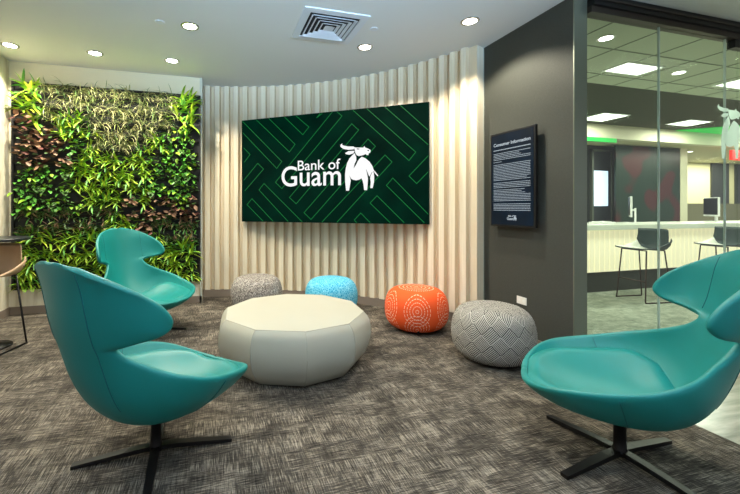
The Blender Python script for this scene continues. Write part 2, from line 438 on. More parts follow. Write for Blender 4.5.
# glass front -----------------------------------------------------------
hb = 2.833
bm = bmesh.new()
box(bm, (2.925, V_GL-.07, hb+.05), (9.0, V_GL+.07, HC), 0)
box(bm, (2.925, V_GL-.085, hb+.085), (9.0, V_GL+.07, hb+.1), 1)
box(bm, (2.925, V_GL-.045, hb), (9.0, V_GL+.045, hb+.05), 1)
struct(link('trim_4', bm, ['black_metal', 'dark_bronze']), 'dark bronze head track above the glass')
us = [2.926, 3.746, 4.61, 4.786, 5.7, 6.6, 7.5]
for i, (a, b) in enumerate(zip(us, us[1:])):
    slab('window_%d' % (i+1), (a+.004, V_GL-.006, .012), (b-.004, V_GL+.006, hb), 'clear_glass', None)
for i, a in enumerate(us[1:3]):
    slab('trim_%d' % (i+5), (a-.0045, V_GL-.008, .012), (a+.0045, V_GL+.008, hb), 'glass_edge', 'bright polished joint between two glass panes')
slab('trim_7', (4.70, V_GL-.03, hb-.075), (4.88, V_GL+.03, hb), 'black_metal', 'black patch fitting at the head of the glass')
# emblem on the glass
o = thing('glass_emblem', 'frosted white water buffalo emblem stuck on the glass wall', 'decal', (4.61, V_GL-.0105, 1.6))
e0 = at_v(716, 104, V_GL)
sc_ = .00119
bm = bmesh.new()
for pl in BULL:
    poly_prism(bm, pl, lambda a, b, d: Vector(((a-48)*sc_ + e0.x-4.61, -d, e0.z-1.6-(b-30)*sc_)), .0015)
e = link('emblem_sheet', bm, 'decal_white', o)

# ---------------------------------------------------------------- teller hall behind the glass
VC = 4.2
slab('ceiling', (2.92, V_GL, HC), (22, 3.95, HC+.06), 'tile_white', 'tiled ceiling beyond the glass')
bm = bmesh.new()
x = 3.554 - .61
while x < 16: box(bm, (x-.008, V_GL+.08, HC-.004), (x+.008, 3.95, HC)); x += .61
for v in (2.44, 3.047, 3.657): box(bm, (2.93, v-.008, HC-.004), (22, v+.008, HC))
struct(link('trim_8', bm, 'tile_bar'), 'grid bars of the tiled ceiling')
slab('ceiling', (2.92, 3.95, HC), (22, 9.5, HC+.06), 'dark_ceiling', 'dark painted ceiling above the counter')
slab('trim_9', (2.92, 5.84, 2.69), (22, 6.0, HC), 'bulkhead_cream', 'cream bulkhead across the back of the counter area')
slab('ceiling', (2.92, 6.0, 2.69), (22, 9.5, 2.74), 'cream_wall', 'lower ceiling behind the cream bulkhead')
# back wall pieces
VB = 6.6
def vrect(px0, px1, v): return at_v(px0, 200, v).x, at_v(px1, 200, v).x
a, b = vrect(560, 617, VB)
slab('wall_back', (a-1.5, VB, 0), (at_v(681, 200, VB).x, VB+.1, 2.69), 'partition_dark', 'dark wall behind the counter')
# lit window at the far left behind film
x0, x1 = vrect(590.5, 612, VB-.02)
bm = bmesh.new()
zt = at_v(600, 150, VB).z; zb = .9
for (p, q) in (((x0, zb), (x0+.05, zt)), ((x1-.05, zb), (x1, zt)), ((x0, zt-.05), (x1, zt)), ((x0, zb), (x1, zb+.05))):
    box(bm, (p[0], VB-.06, p[1]), (q[0], VB, q[1]))
w = struct(link('window_8', bm, 'jamb_metal'), 'dark framed window behind the counter showing daylight')
bm = bmesh.new(); box(bm, (x0+.05, VB-.03, zb+.05), (x1-.05, VB-.01, zt-.05)); link('pane', bm, 'mesh_film_dark', w)
gx0, gx1 = vrect(592.5, 608, VB-.035)
bm = bmesh.new(); box(bm, (gx0, VB-.037, at_v(600, 206, VB).z), (gx1, VB-.032, at_v(600, 171, VB).z), 0, .002); link('daylight', bm, 'lit_window', w)
# panel painted with a dark reflection seen in the glass
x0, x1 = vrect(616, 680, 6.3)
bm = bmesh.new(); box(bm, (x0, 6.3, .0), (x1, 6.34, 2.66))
tag(link('reflection_panel', bm, 'painted_reflection'), 'dark green and red leafy panel of a painted glass reflection behind the teller counter', 'painted_reflection')
x0, x1 = vrect(680.5, 687.5, 6.3)
slab('trim_10', (x0, 6.3, 0), (x1, 6.7, 2.69), 'bulkhead_cream', 'cream post at the right of the reflection panel')
# room at far right
VR = 8.2
x0 = at_v(684, 200, VR).x
slab('wall_right', (x0, VR, 0), (22, VR+.1, 2.69), 'cream_wall', 'beige wall far behind the counter')
bm = bmesh.new()
x0, x1 = vrect(687, 748, 6.9)
box(bm, (x0, 6.9, 0), (x1, 6.93, at_v(700, 208, 6.9).z + .12))
zt = at_v(700, 163, 6.9).z
tag(link('glass_partition', bm, 'mesh_film'), 'low diamond-mesh partition behind the right computer', 'partition')
x0, x1 = vrect(711, 728, VR-.02)
slab('door_1', (x0, VR-.05, 0), (x1, VR, at_v(715, 160, VR).z), 'partition_dark', 'dark door in the beige wall')
x0, x1 = vrect(735, 752, VR-.02)
slab('door_2', (x0, VR-.05, 0), (x1, VR, at_v(715, 160, VR).z), 'partition_dark', 'dark opening at the right edge')
# plain green strips with an emissive material
bm = bmesh.new()
p = [at_z(675, 130.6, HC-.01), at_z(740, 125.8, HC-.01), at_z(760, 124.5, HC-.01), at_z(760, 139, HC-.01), at_z(740, 137, HC-.01), at_z(678, 132.6, HC-.01)]
f = bm.faces.new([bm.verts.new(q) for q in p])
r = bmesh.ops.extrude_face_region(bm, geom=[f])
for g in r['geom']:
    if isinstance(g, bmesh.types.BMVert): g.co.z += .009
tag(link('green_strip', bm, 'green_glow'), 'bright green strip on the ceiling behind the glass emblem', 'light')
x0, x1 = vrect(560, 616, 5.835)
bm = bmesh.new(); box(bm, (x0, 5.82, 2.61), (x1, 5.86, 2.69))
tag(link('green_strip', bm, 'green_glow'), 'short green strip under the cream bulkhead, left behind glass', 'light')
# red sign
VS = 5.72
x0, x1 = vrect(732.5, 752, VS)
sg = thing('exit_sign', 'small red lit sign hanging at the right edge behind the glass', 'sign', ((x0+x1)/2, VS, 2.45))
bm = bmesh.new(); z0, z1 = at_v(737, 160, VS).z, at_v(737, 150, VS).z
box(bm, (-(x1-x0)/2, 0, z0-2.45), ((x1-x0)/2, .06, z1-2.45), 0, .006); link('sign_box', bm, 'exit_red', sg)
bm = bmesh.new(); box(bm, (-.01, .02, z1-2.45-.004), (.01, .04, HC-2.45)); link('stem', bm, 'jamb_metal', sg)

# counter
ct = thing('teller_counter', 'long teller counter with glowing cream front and white top', 'counter', (8.0, VC, 0))
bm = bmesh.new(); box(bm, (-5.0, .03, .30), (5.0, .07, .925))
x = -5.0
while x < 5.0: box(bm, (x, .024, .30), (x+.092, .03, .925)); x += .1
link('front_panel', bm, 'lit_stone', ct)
bm = bmesh.new(); box(bm, (-5.0, .05, 0), (5.0, .1, .3)); link('kick_plate', bm, 'kick_dark', ct)
bm = bmesh.new(); box(bm, (-5.0, -.04, .925), (5.0, .75, 1.0), 0, .006); link('countertop', bm, 'counter_white', ct)
bm = bmesh.new(); box(bm, (-5.0, .68, 0), (5.0, .74, .925)); link('rear_panel', bm, 'counter_white', ct)

def computer(px, v, rz, label):
    p = at_v(px, 222, v)
    t_ = thing('desktop_computer', label, 'computer', (p.x, v, 1.0), rz, 'computers on the teller counter')
    bm = bmesh.new(); box(bm, (-.11, -.09, 0), (.11, .09, .012), 0, .004); link('stand_base', bm, 'white_paint', t_)
    bm = bmesh.new(); box(bm, (-.03, .03, .012), (.03, .055, .25), 0, .004); box(bm, (-.03, -.01, .2), (.03, .055, .23)); link('stand_neck', bm, 'white_paint', t_)
    bm = bmesh.new(); box(bm, (-.25, -.035, .10), (.25, -.005, .44), 0, .008); link('housing', bm, 'white_paint', t_)
    bm = bmesh.new(); box(bm, (-.235, -.038, .13), (.235, -.0345, .425)); link('display', bm, 'black_plastic', t_)
    return t_
computer(632, 4.62, math.radians(-143), 'white desktop computer seen edge-on, left one on the counter')
computer(713, 4.6, math.radians(-130), 'white desktop computer with dark screen, right one on the counter')
p = at_z(600, 223, 1.0)
bm = bmesh.new(); box(bm, (-.16, -.10, 0), (.16, .1, .025), 0, .006); box(bm, (-.13, -.08, .025), (.1, .07, .035))
tag(link('paper_tray', bm, 'white_paint', loc=(p.x-.15, 4.6, 1.0)), 'flat white tray at the left end of the teller counter', 'tray')
p = at_z(690, 222, 1.0)

# ceiling lights beyond the glass
def troffer(px, py, w, d, label):
    p = at_z(px, py, HC)
    t_ = thing('troffer_light', label, 'ceiling light', (p.x, p.y, HC), 0, 'panel lights in the ceiling beyond the glass')
    bm = bmesh.new(); box(bm, (-w/2-.02, -d/2-.02, -.012), (w/2+.02, -d/2, 0)); box(bm, (-w/2-.02, d/2, -.012), (w/2+.02, d/2+.02, 0))
    box(bm, (-w/2-.02, -d/2, -.012), (-w/2, d/2, 0)); box(bm, (w/2, -d/2, -.012), (w/2+.02, d/2, 0)); link('frame', bm, 'white_paint', t_)
    bm = bmesh.new(); box(bm, (-w/2, -d/2, -.009), (w/2, d/2, -.002)); link('diffuser', bm, 'troffer_glow', t_)
    return t_
troffer(633, 68.5, .56, .28, 'large white panel light in the tiled ceiling, nearest behind the glass')
troffer(742, 83.5, .56, .28, 'white panel light in the tiled ceiling above the emblem')
troffer(603, 117, .6, .5, 'white panel light in the dark ceiling, far left behind glass')
troffer(689, 122.7, .6, .4, 'white panel light in the dark ceiling left of the green strip')

def downlight(px, py, label, group, z=HC, lamp=True, r=.062):
    p = at_z(px, py, z)
    t_ = thing('downlight', label, 'ceiling light', (p.x, p.y, z), 0, group)
    bm = bmesh.new(); lathe(bm, [(r*.98, 0), (r*1.32, 0), (r*1.34, -.003), (r*1.28, -.006), (r*1.0, -.006), (r*.98, 0)], 32)
    link('trim_ring', bm, 'steel' if lamp else 'white_paint', t_)
    bm = bmesh.new(); lathe(bm, [(0, -.0045), (r*.98, -.0045), (r*.98, -.001), (0, -.001)], 32); link('lens', bm, 'lamp_glow', t_)
    return t_, p
LP = [(10, 45, 'round ceiling downlight at the far left edge above the bar table'),
      (95, 53, 'round ceiling downlight above the middle of the plant wall'),
      (172, 60.5, 'small round ceiling downlight nearest the top right of the plant wall'),
      (190, 26, 'bright round ceiling downlight left of the air vent'),
      (365, 47, 'round ceiling downlight in front of the large screen'),
      (470, 21, 'round ceiling downlight beside the dark wall')]
def spot(loc, energy, col, size, blend, r=.04):
    l = bpy.data.lights.new('spot', 'SPOT'); l.energy = energy; l.color = col; l.spot_size = math.radians(size); l.spot_blend = blend
    l.shadow_soft_size = r; o = bpy.data.objects.new('downlight_lamp', l); COL.objects.link(o); o.location = loc; return o
for px, py, lb in LP:
    _, p = downlight(px, py, lb, 'downlights in the lounge ceiling')
    spot((p.x, p.y, HC-.02), 138, (1, .91, .74), 132, .35)
# the same downlights continue over the camera's side of the room
for u, v in ((-1.7, 1.9), (.2, 1.6), (1.9, 1.3), (-.9, -.3), (1.2, -.4)):
    spot((u, v, HC-.02), 55 if v > 0 else 30, (1, .93, .82), 130, .6)
downlight(606, 38, 'round ceiling downlight in the tiled ceiling nearest the dark wall', 'downlights beyond the glass', lamp=False)
downlight(679, 72.5, 'small round ceiling downlight in the tiled ceiling mid glass', 'downlights beyond the glass', lamp=False)
downlight(690, 151.5, 'tiny round ceiling downlight in the low ceiling behind the reflection panel', 'downlights beyond the glass', z=2.688, lamp=False, r=.05)

# ceiling details
p = [at_z(310.8, 6.1, HC), at_z(360, 22, HC), at_z(298.9, 31.4, HC)]
cx = (p[1]+p[2])/2
vt = thing('ceiling_vent', 'square white louvred air vent in the ceiling', 'vent', (cx.x, cx.y, HC))
S = .30
bm = bmesh.new()
def ring(bm, so, si, zo, zi):
    a = [bm.verts.new((sx*so, sy*so, zo)) for sx, sy in ((-1,-1),(1,-1),(1,1),(-1,1))]
    b = [bm.verts.new((sx*si, sy*si, zi)) for sx, sy in ((-1,-1),(1,-1),(1,1),(-1,1))]
    for k in range(4): bm.faces.new((a[k], a[(k+1)%4], b[(k+1)%4], b[k]))
ring(bm, S, S, 0, -.01); ring(bm, S, S*.78, -.01, -.012); ring(bm, S*.78, S*.78, -.012, 0)
link('frame', bm, 'vent_white', vt)
bm = bmesh.new(); box(bm, (-S*.78, -S*.78, -.0015), (S*.78, S*.78, -.0005)); link('backing', bm, 'vent_dark', vt)
for k in range(5):
    so = S*(.70-.14*k)
    bm = bmesh.new(); ring(bm, so, so-.016, -.022, -.004); ring(bm, so+.006, so, -.020, -.022)
    if k == 4: bm.faces.new([bm.verts.new((sx*(so-.004), sy*(so-.004), -.02)) for sx, sy in ((-1,-1),(1,-1),(1,1),(-1,1))])
    link('louvre', bm, 'vent_white', vt)
for px, py, lb in ((374, 29, 'small round sprinkler cover in the ceiling right of the vent'), (160, 22, 'small round sprinkler cover in the ceiling left of the brightest downlight')):
    q = at_z(px, py, HC); bm = bmesh.new(); lathe(bm, [(0, -.006), (.036, -.006), (.042, -.003), (.042, 0), (0, 0)], 28)
    tag(link('sprinkler_cover', bm, 'vent_white', loc=q), lb, 'sprinkler', 'sprinkler covers')

# outlet on dark wall
q = at_u(522, 300.5, U_DARK)
o = thing('wall_outlet', 'small white outlet plate low on the dark wall', 'outlet', (U_DARK, q.y, q.z))
bm = bmesh.new(); box(bm, (-.007, -.057, -.035), (0, .057, .035), 0, .002); link('cover_plate', bm, 'outlet_white', o)
for s in (-1, 1):
    bm = bmesh.new(); box(bm, (-.009, s*.025-.014, -.012), (-.006, s*.025+.014, .012), 0, .001); link('socket', bm, 'white_paint', o)

# ---------------------------------------------------------------- large screen
tc = CM + CD*.052 + CO*.16
tz0, tz1 = 1.06, 2.47; tw = 1.262
def tvp(a, z, d=0.0): # along, height, out towards the room
    p = tc + CD*a - CO*d; return Vector((p.x, p.y, z))
rz = math.atan2(CD.y, CD.x)
tv = thing('wall_display', 'huge wide wall screen showing a dark green pattern and white bank logo', 'screen', (tc.x, tc.y, tz0), rz)
H_ = tz1-tz0
bm = bmesh.new(); box(bm, (-tw, -.02, 0), (tw, .035, H_), 0, .003); link('cabinet', bm, 'black_plastic', tv)
bm = bmesh.new()
bm.free()
for xx in (-.7, .7):
    bm = bmesh.new(); box(bm, (xx-.05, .035, .3), (xx+.05, .16, 1.1)); link('wall_bracket', bm, 'black_metal', tv)
bm = bmesh.new(); box(bm, (-tw+.004, -.023, .004), (tw-.004, -.0195, H_-.004)); disp = link('display', bm, 'screen_green', tv)
def tvpx(px, py):
    P = at_plane(px, py, tvp(0, 1.7, .024), (CO.x, CO.y, 0)) - Vector((tc.x, tc.y, tz0))
    return (P.x*CD.x + P.y*CD.y, P.z)
LINES = [[(242.7,121.5),(281.8,161.5),(276.7,168.4),(243,133)], [(269,118),(295,144.3),(289.4,152),(256.5,120)],
 [(296,115),(308.9,127),(302.8,134.7),(284.5,117)], [(322,113.5),(316.7,117.7),(320,112.8)], [(243.8,148),(250,154.5),(244.5,162)],
 [(244,180),(257.7,163.3),(263.5,169),(245,190.6)], [(302,222.5),(264,183.5),(259,190),(288,222.5)],
 [(273,222.5),(252,198.7),(247,204.6),(263,222.5)], [(332,112),(275.4,182.3),(281.8,188.6),(342,116),(337,111)],
 [(351.7,123.7),(289.4,197.5),(296.2,203.8),(358.6,130),(351.7,123.7)], [(368,139),(304,212.7),(311,219.5),(375.4,146.3),(368,139)],
 [(322,222.5),(385,155),(392,162),(337,222.5)], [(367,107.8),(415.7,152),(409,160.5),(353,109.5)],
 [(385,105.5),(428,144.5)], [(400.5,104),(428,130)], [(428,156),(409,176),(416.7,183.6),(428,172)],
 [(428,214),(392.8,178),(386.4,185.4),(424,222.5)], [(404,222.5),(377,195.7),(370,203),(390,222.5)], [(370,222.5),(360.7,213),(354.3,220),(356.5,222.5)]]
bm = bmesh.new()
def seg(bm, p, q, w, d0=.0232, d1=.0242):
    p = Vector(p); q = Vector(q); d = (q-p)
    if d.length < 1e-4: return
    d.normalize(); n = Vector((-d.y, d.x))*w
    a = [p-n-d*w, q-n+d*w, q+n+d*w, p+n-d*w]
    vs0 = [bm.verts.new((c.x, -d0, c.y)) for c in a]; vs1 = [bm.verts.new((c.x, -d1, c.y)) for c in a]
    bm.faces.new(vs1); 
    for k in range(4): bm.faces.new((vs0[k], vs0[(k+1)%4], vs1[(k+1)%4], vs1[k]))
cl = lambda c: (max(-tw+.012, min(tw-.012, c[0])), max(.012, min(H_-.012, c[1])))
for pl in LINES:
    pts = [cl(tvpx(*c)) for c in pl]
    for p_, q_ in zip(pts, pts[1:]): seg(bm, p_, q_, .0042)
    if len(pts) >= 4 and pl[0] != pl[-1]:
        pass
link('pattern_lines', bm, 'screen_line', disp)
# darker insides of the bars
bm = bmesh.new()
for pl in LINES:
    if len(pl) < 4: continue
    pts = [cl(tvpx(*c)) for c in (pl if pl[0] != pl[-1] else pl[:-1])]
    if len(pts) > 4: pts = pts[:4]
    poly_prism(bm, pts, lambda a_, b_, d: Vector((a_, -.0231-d, b_)), .0004)
link('pattern_bars', bm, 'screen_dark', disp)
# emblem
def bpx(a_, b_): return tvpx(335+a_/8.98, 140+b_/8.98)
bm = bmesh.new()
for pl in BULL: poly_prism(bm, [bpx(*c) for c in pl], lambda a_, b_, d: Vector((a_, -.0245-d, b_)), .0008)
link('buffalo_emblem', bm, 'screen_white', disp)
for pl in BULL_DARK:
    bm = bmesh.new(); poly_prism(bm, [bpx(*c) for c in pl], lambda a_, b_, d: Vector((a_, -.0256-d, b_)), .0004)
    link('emblem_mark', bm, 'screen_dark', disp)
def tvtext(s, px0, px1, base, top, off, cap=.73, mid=None):
    a0, z0 = tvpx(px0, base); a1, _ = tvpx(px1, base); _, z1 = tvpx((px0+px0)/2, top)
    size = (z1-z0)/cap
    bm = text_bm(s, size, lambda x_, y_, z_: Vector((x_, y_, z_)), .0008, off)
    mn = min(v.co.x for v in bm.verts); mx = max(v.co.x for v in bm.verts)
    for v in bm.verts: v.co = Vector((a0+(v.co.x-mn)*(a1-a0)/(mx-mn), -.0245-v.co.z, z0+v.co.y))
    return link('lettering', bm, 'screen_white', disp)
tvtext('Bank of', 297.8, 340.3, 170.5, 160.2, .001)
tvtext('Guam', 281.6, 341, 186.3, 165.8, .003)

# ---------------------------------------------------------------- information screen on the dark wall
uf = 2.72
TL = at_u(490.5, 135.5, uf); BR = at_u(535.4, 228.4, uf)
cy = (TL.y+BR.y)/2; z0 = 1.198; z1 = 1.972; z0 = BR.z*.5 + at_u(492, 225.8, uf).z*.5; z1 = TL.z*.5 + at_u(536.6, 123.2, uf).z*.5
hwid = (TL.y-BR.y)/2
isn = thing('information_display', 'upright wall screen of small white text on a dark wall', 'screen', (uf, cy, z0), -PI/2)
# local x runs from the far edge (left in view) towards the camera, local -y faces the room
hh = z1-z0
bm = bmesh.new(); box(bm, (-hwid, .0, 0), (hwid, .026, hh), 0, .004); link('housing', bm, 'black_plastic', isn)
bm = bmesh.new(); box(bm, (-hwid*.6, .026, .15), (hwid*.6, .069, hh-.15)); link('wall_bracket', bm, 'black_metal', isn)
bm = bmesh.new(); box(bm, (-hwid+.02, -.003, .02), (hwid-.02, .0005, hh-.02)); idp = link('display', bm, 'info_screen', isn)
def isl(s, a0, a1, zb_, zt_, off=0, cap=.73):
    bm = text_bm(s, (zt_-zb_)/cap, lambda x_, y_, z_: Vector((x_, y_, z_)), .0006, off)
    mn = min(v.co.x for v in bm.verts); mx = max(v.co.x for v in bm.verts)
    for v in bm.verts: v.co = Vector((a0+(v.co.x-mn)*(a1-a0)/(mx-mn), -.0035-v.co.z, zb_+v.co.y))
    return link('lettering', bm, 'info_text', idp)
isl('Consumer Information', -hwid+.05, hwid-.05, hh*.858, hh*.892, .001)
bm = bmesh.new(); rnd = random.Random(3)
rows = [(.81, 1)] + [(.775-.0165*k, 0) for k in range(5)] + [(.685, 2)] + [(.655-.0165*k, 0) for k in range(11)] + [(.46-.0165*k, 0) for k in range(4)] + [(.385-.0165*k, 0) for k in range(8)] + [(.235-.0165*k, 0) for k in range(5)]
for fz, kind in rows:
    z = hh*fz; x = -hwid+.05; end = hwid-.05
    if kind == 2: end = -hwid+.16
    elif kind == 0 and rnd.random() < .18: end = hwid-.05-rnd.random()*.15
    hgt = .0085 if kind == 1 else .0052
    while x < end:
        w = rnd.uniform(.006, .02); w = min(w, end-x)
        box(bm, (x, -.0042, z), (x+w, -.0035, z+hgt)); x += w+.0035
link('small_print', bm, 'info_text', idp)
bm = bmesh.new(); sc2 = .055/430
for pl in BULL: poly_prism(bm, pl, lambda a_, b_, d: Vector((.03+(a_-60)*sc2, -.0036-d, hh*.065+(455-b_)*sc2)), .0006)
link('buffalo_emblem', bm, 'info_text', idp)
isl('Bank of', -.035, .03, hh*.105, hh*.122, .0004); isl('Guam', -.05, .03, hh*.072, hh*.1, .0008)

# ---------------------------------------------------------------- living wall
px0, px1 = -2.255, -.185; pz0, pz1 = .305, 2.713
lw = thing('living_wall', 'black planter frame of the living wall, rows of pockets full of plants', 'planter', ((px0+px1)/2, V_PL, pz0))
wl = (px1-px0)/2; hl = pz1-pz0
bm = bmesh.new(); box(bm, (-wl, -.02, 0), (wl, 0, hl)); link('backing', bm, 'planter_black', lw)
bm = bmesh.new()
for (a, b) in (((-wl-.012, 0), (-wl+.01, hl)), ((wl-.01, 0), (wl+.012, hl)), ((-wl-.012, hl-.01), (wl+.012, hl+.012)), ((-wl-.012, -.012), (wl+.012, .01))):
    box(bm, (a[0], -.055, a[1]), (b[0], 0, b[1]))
link('frame', bm, 'planter_black', lw)
NR, NC = 15, 14
rh = hl/NR; cw = (2*wl)/NC
for r in range(NR):
    z = r*rh + .01
    bm = bmesh.new()
    # sloping trough with dividers
    a = [bm.verts.new((-wl+.012, y, zz)) for y, zz in ((-.02, z), (-.035, z), (-.06, z+.055), (-.055, z+.057), (-.035, z+.03), (-.02, z+.03))]
    b = [bm.verts.new((wl-.012, y, zz)) for y, zz in ((-.02, z), (-.035, z), (-.06, z+.055), (-.055, z+.057), (-.035, z+.03), (-.02, z+.03))]
    for k in range(6): bm.faces.new((a[k], a[(k+1)%6], b[(k+1)%6], b[k]))
    bm.faces.new(a); bm.faces.new(b)
    for c in range(1, NC): box(bm, (-wl+c*cw-.003, -.052, z+.01), (-wl+c*cw+.003, -.02, z+.05))
    tr = link('trough', bm, 'planter_black', lw)
    bm = bmesh.new(); box(bm, (-wl+.014, -.06, z+.03), (wl-.014, -.021, z+.05)); link('soil', bm, 'soil', tr)

def leaf(bm, base, dirv, L, wd, droop, mi, segs=4, twist=0.0, shape='strap', fold=.25):
    d = Vector(dirv).normalized(); side = d.cross(Vector((0, 0, 1)))
    if side.length < .05: side = Vector((1, 0, 0))
    side.normalize(); side = Matrix.Rotation(twist, 3, d) @ side
    p = Vector(base); prev = None
    for i in range(segs+1):
        s = i/segs
        if shape == 'strap': w = wd*(math.sin(PI*(.12+.88*s)))**.6 if s < 1 else wd*.04
        elif shape == 'oval': w = wd*math.sin(PI*min(1, max(0.03, s**.75)))**.8 if s < 1 else wd*.03
        else: w = wd*(1-s)+.001
        nrm = side.cross(d).normalized()
        vs = [bm.verts.new(p - side*w/2 + nrm*w*fold), bm.verts.new(p), bm.verts.new(p + side*w/2 + nrm*w*fold)]
        if prev:
            for k in range(2):
                f = bm.faces.new((prev[k], prev[k+1], vs[k+1], vs[k])); f.material_index = mi; f.smooth = True
        prev = vs
        p = p + d*(L/segs)
        d = (d + Vector((0, 0, -1))*droop/segs).normalized()
def plant_mesh(kind, seed):
    rn = random.Random(seed); bm = bmesh.new()
    U = rn.uniform
    if kind == 'strap':
        mats = ['leaf_lime', 'leaf_green', 'leaf_yellow']
        for i in range(24):
            a = U(0, 2*PI)
            leaf(bm, (U(-.05,.05), -.05-U(0,.03), U(.0,.12)), (math.cos(a)*1.1, -U(.2,.8), math.sin(a)*.9+.35), U(.09,.15), U(.016,.024), U(.3,1.2), rn.choice([0,0,1,2]), 4, U(-.6,.6))
    elif kind == 'big':
        mats = ['leaf_lime', 'leaf_green', 'leaf_yellow']
        for i in range(13):
            a = U(0, 2*PI)
            leaf(bm, (U(-.03,.03), -.05, U(.02,.1)), (math.cos(a), -U(.2,.7), math.sin(a)*.8+.5), U(.14,.23), U(.026,.036), U(.3,1.1), rn.choice([0,0,1,2]), 5, U(-.5,.5))
    elif kind == 'grass':
        mats = ['leaf_pale', 'leaf_olive', 'leaf_dark']
        for i in range(34):
            a = U(0, 2*PI)
            leaf(bm, (U(-.06,.06), -.045, U(.02,.12)), (math.cos(a)*1.1, -U(.2,.8), math.sin(a)*.7+.9), U(.14,.25), U(.005,.009), U(1.0,3.8), rn.choice([0,0,1,2]), 6, U(-.8,.8), fold=.1)
    elif kind == 'heart':
        mats = ['leaf_green', 'leaf_lime', 'leaf_dark']
        for i in range(17):
            x = U(-.08,.08); z = U(-.05,.13)
            q = Vector((x, -.06-U(0,.07), z))
            leaf(bm, q, (U(-.7,.7), -U(.2,.9), U(-.7,.5)), U(.05,.08), U(.034,.048), U(.3,1.0), rn.choice([0,0,1,2]), 4, U(-.5,.5), 'oval', .12)
            leaf(bm, (x*.2, -.045, .05), (q-Vector((x*.2, -.045, .05))), (q-Vector((x*.2,-.045,.05))).length, .004, 0, 2, 2)
    elif kind == 'red':
        mats = ['leaf_brown', 'leaf_maroon', 'leaf_dark']
        for i in range(15):
            x = U(-.08,.08)
            q = Vector((x, -.06-U(0,.06), U(-.01,.13)))
            leaf(bm, q, (U(-.9,.9), -U(.3,.8), U(-.7,.6)), U(.06,.09), U(.045,.065), U(.2,.9), rn.choice([0,0,0,1,1,2]), 4, U(-.6,.6), 'oval', -.15)
    else:
        mats = ['leaf_dark', 'leaf_green', 'leaf_brown', 'leaf_olive']
        for i in range(42):
            a = U(0, 2*PI)
            leaf(bm, (U(-.07,.07), -.05-U(0,.02), U(.0,.14)), (math.cos(a), -U(.2,.8), math.sin(a)*.8+.3), U(.05,.09), U(.012,.019), U(.2,1.0), rn.choice([0,0,1,2,3]), 3, U(-.8,.8))
    me_o = link('plant_source', bm, mats, normals=False)
    me = me_o.data; bpy.data.objects.remove(me_o); return me
SRC = {k: [plant_mesh(k, 10*i+j) for j in range(4)] for i, k in enumerate(('strap', 'big', 'grass', 'heart', 'red', 'small'))}
INFO = {
 'grass': ('spider_plant', 'thin-leaved variegated plant in the pale grassy patch across the upper living wall', 'pale grassy plants, upper living wall'),
 'big_tl': ('strap_leaf_plant', 'lime broad-bladed plant in the top left corner of the living wall', 'lime plants, top left corner of living wall'),
 'big_tr': ('strap_leaf_plant', 'lime broad-bladed plant in the top right corner of the living wall', 'lime plants, top right corner of living wall'),
 'red_l': ('coral_bell_plant', 'reddish brown broad-leaved plant in the brown patch, upper left of the living wall', 'brown plants, upper left of living wall'),
 'red_r': ('coral_bell_plant', 'sparse maroon-leaved plant in the low right middle of the living wall', 'maroon plants, right middle of living wall'),
 'strap_m': ('strap_leaf_plant', 'bright lime narrow-leaved plant in the central diagonal drift of the living wall', 'lime plants, central drift of living wall'),
 'strap_b': ('strap_leaf_plant', 'bright lime bladed plant in the bottom rows of the living wall', 'lime plants, bottom rows of living wall'),
 'heart_r': ('pothos_plant', 'glossy green oval-leaved plant in the right upper patch of the living wall', 'oval-leaved plants, right of living wall'),
 'heart_l': ('pothos_plant', 'glossy green oval-leaved plant in the left middle patch of the living wall', 'oval-leaved plants, left of living wall'),
 'small_l': ('fern_plant', 'small dark fine-leaved plant in the low left rows of the living wall', 'small dark plants, low left of living wall'),
 'small_r': ('fern_plant', 'small dark fine-leaved plant in the low right rows of the living wall', 'small dark plants, low right of living wall'),
}
def patch(fx, fz):      # fx 0..1 left to right, fz 0..1 top to bottom
    if fx < .12 and fz < .17: return 'big_tl'
    if fx > .86 and fz < .17: return 'big_tr'
    if fz < .17: return 'grass'
    if fx < .28 and fz < .40: return 'red_l' if fx < .24 or fz > .24 else 'strap_m'
    if .42 < fx < .76 and fz < .34: return 'grass' if fx < .68 or fz < .22 else 'strap_m'
    if fx <= .42 and fz < .28: return 'strap_m' if fx < .38 or fz > .22 else 'grass'
    if fx > .7 and fz < .56: return 'heart_r'
    if fx < .32 and fz < .62: return 'heart_l'
    if fx < .62 and fz < .60: return 'strap_m' if not (fx > .56 and fz > .54) else 'red_r'
    if fx < .70 and fz < .56: return 'strap_m'
    if fx > .60 and fz < .66: return 'red_r'
    if fz >= .80: return 'strap_b'
    if fz > .74 and .1 < fx < .78: return 'strap_b'
    if fx < .48: return 'small_l'
    if fx > .72: return 'small_r'
    return 'strap_m' if fx < .62 and fz < .7 else 'red_r'
rnp = random.Random(21)
for r in range(NR):
    for c in range(NC):
        fx = (c+.5)/NC; fz = 1-(r+.5)/NR
        key = patch(fx + rnp.uniform(-.02, .02), fz + rnp.uniform(-.015, .015))
        kind = key.split('_')[0]
        if key == 'strap_b' and rnp.random() < .25: kind = 'big'
        nm, lb, gp = INFO[key]
        o = bpy.data.objects.new(nm, rnp.choice(SRC[kind])); COL.objects.link(o)
        o.location = (px0 + (c+.5+rnp.uniform(-.18, .18))*cw, V_PL, pz0 + r*rh + rnp.uniform(-.035, .035)*(0 if r in (0, NR-1) else 1))
        s = rnp.uniform(.9, 1.15); o.scale = (s*rnp.choice((-1, 1)), s, s); o.rotation_euler.y = rnp.uniform(-.2, .2)
        if c == NC-1: o.location.x = px1-.12
        if c == 0: o.location.x = px0+.12
        tag(o, lb, 'plant', gp)

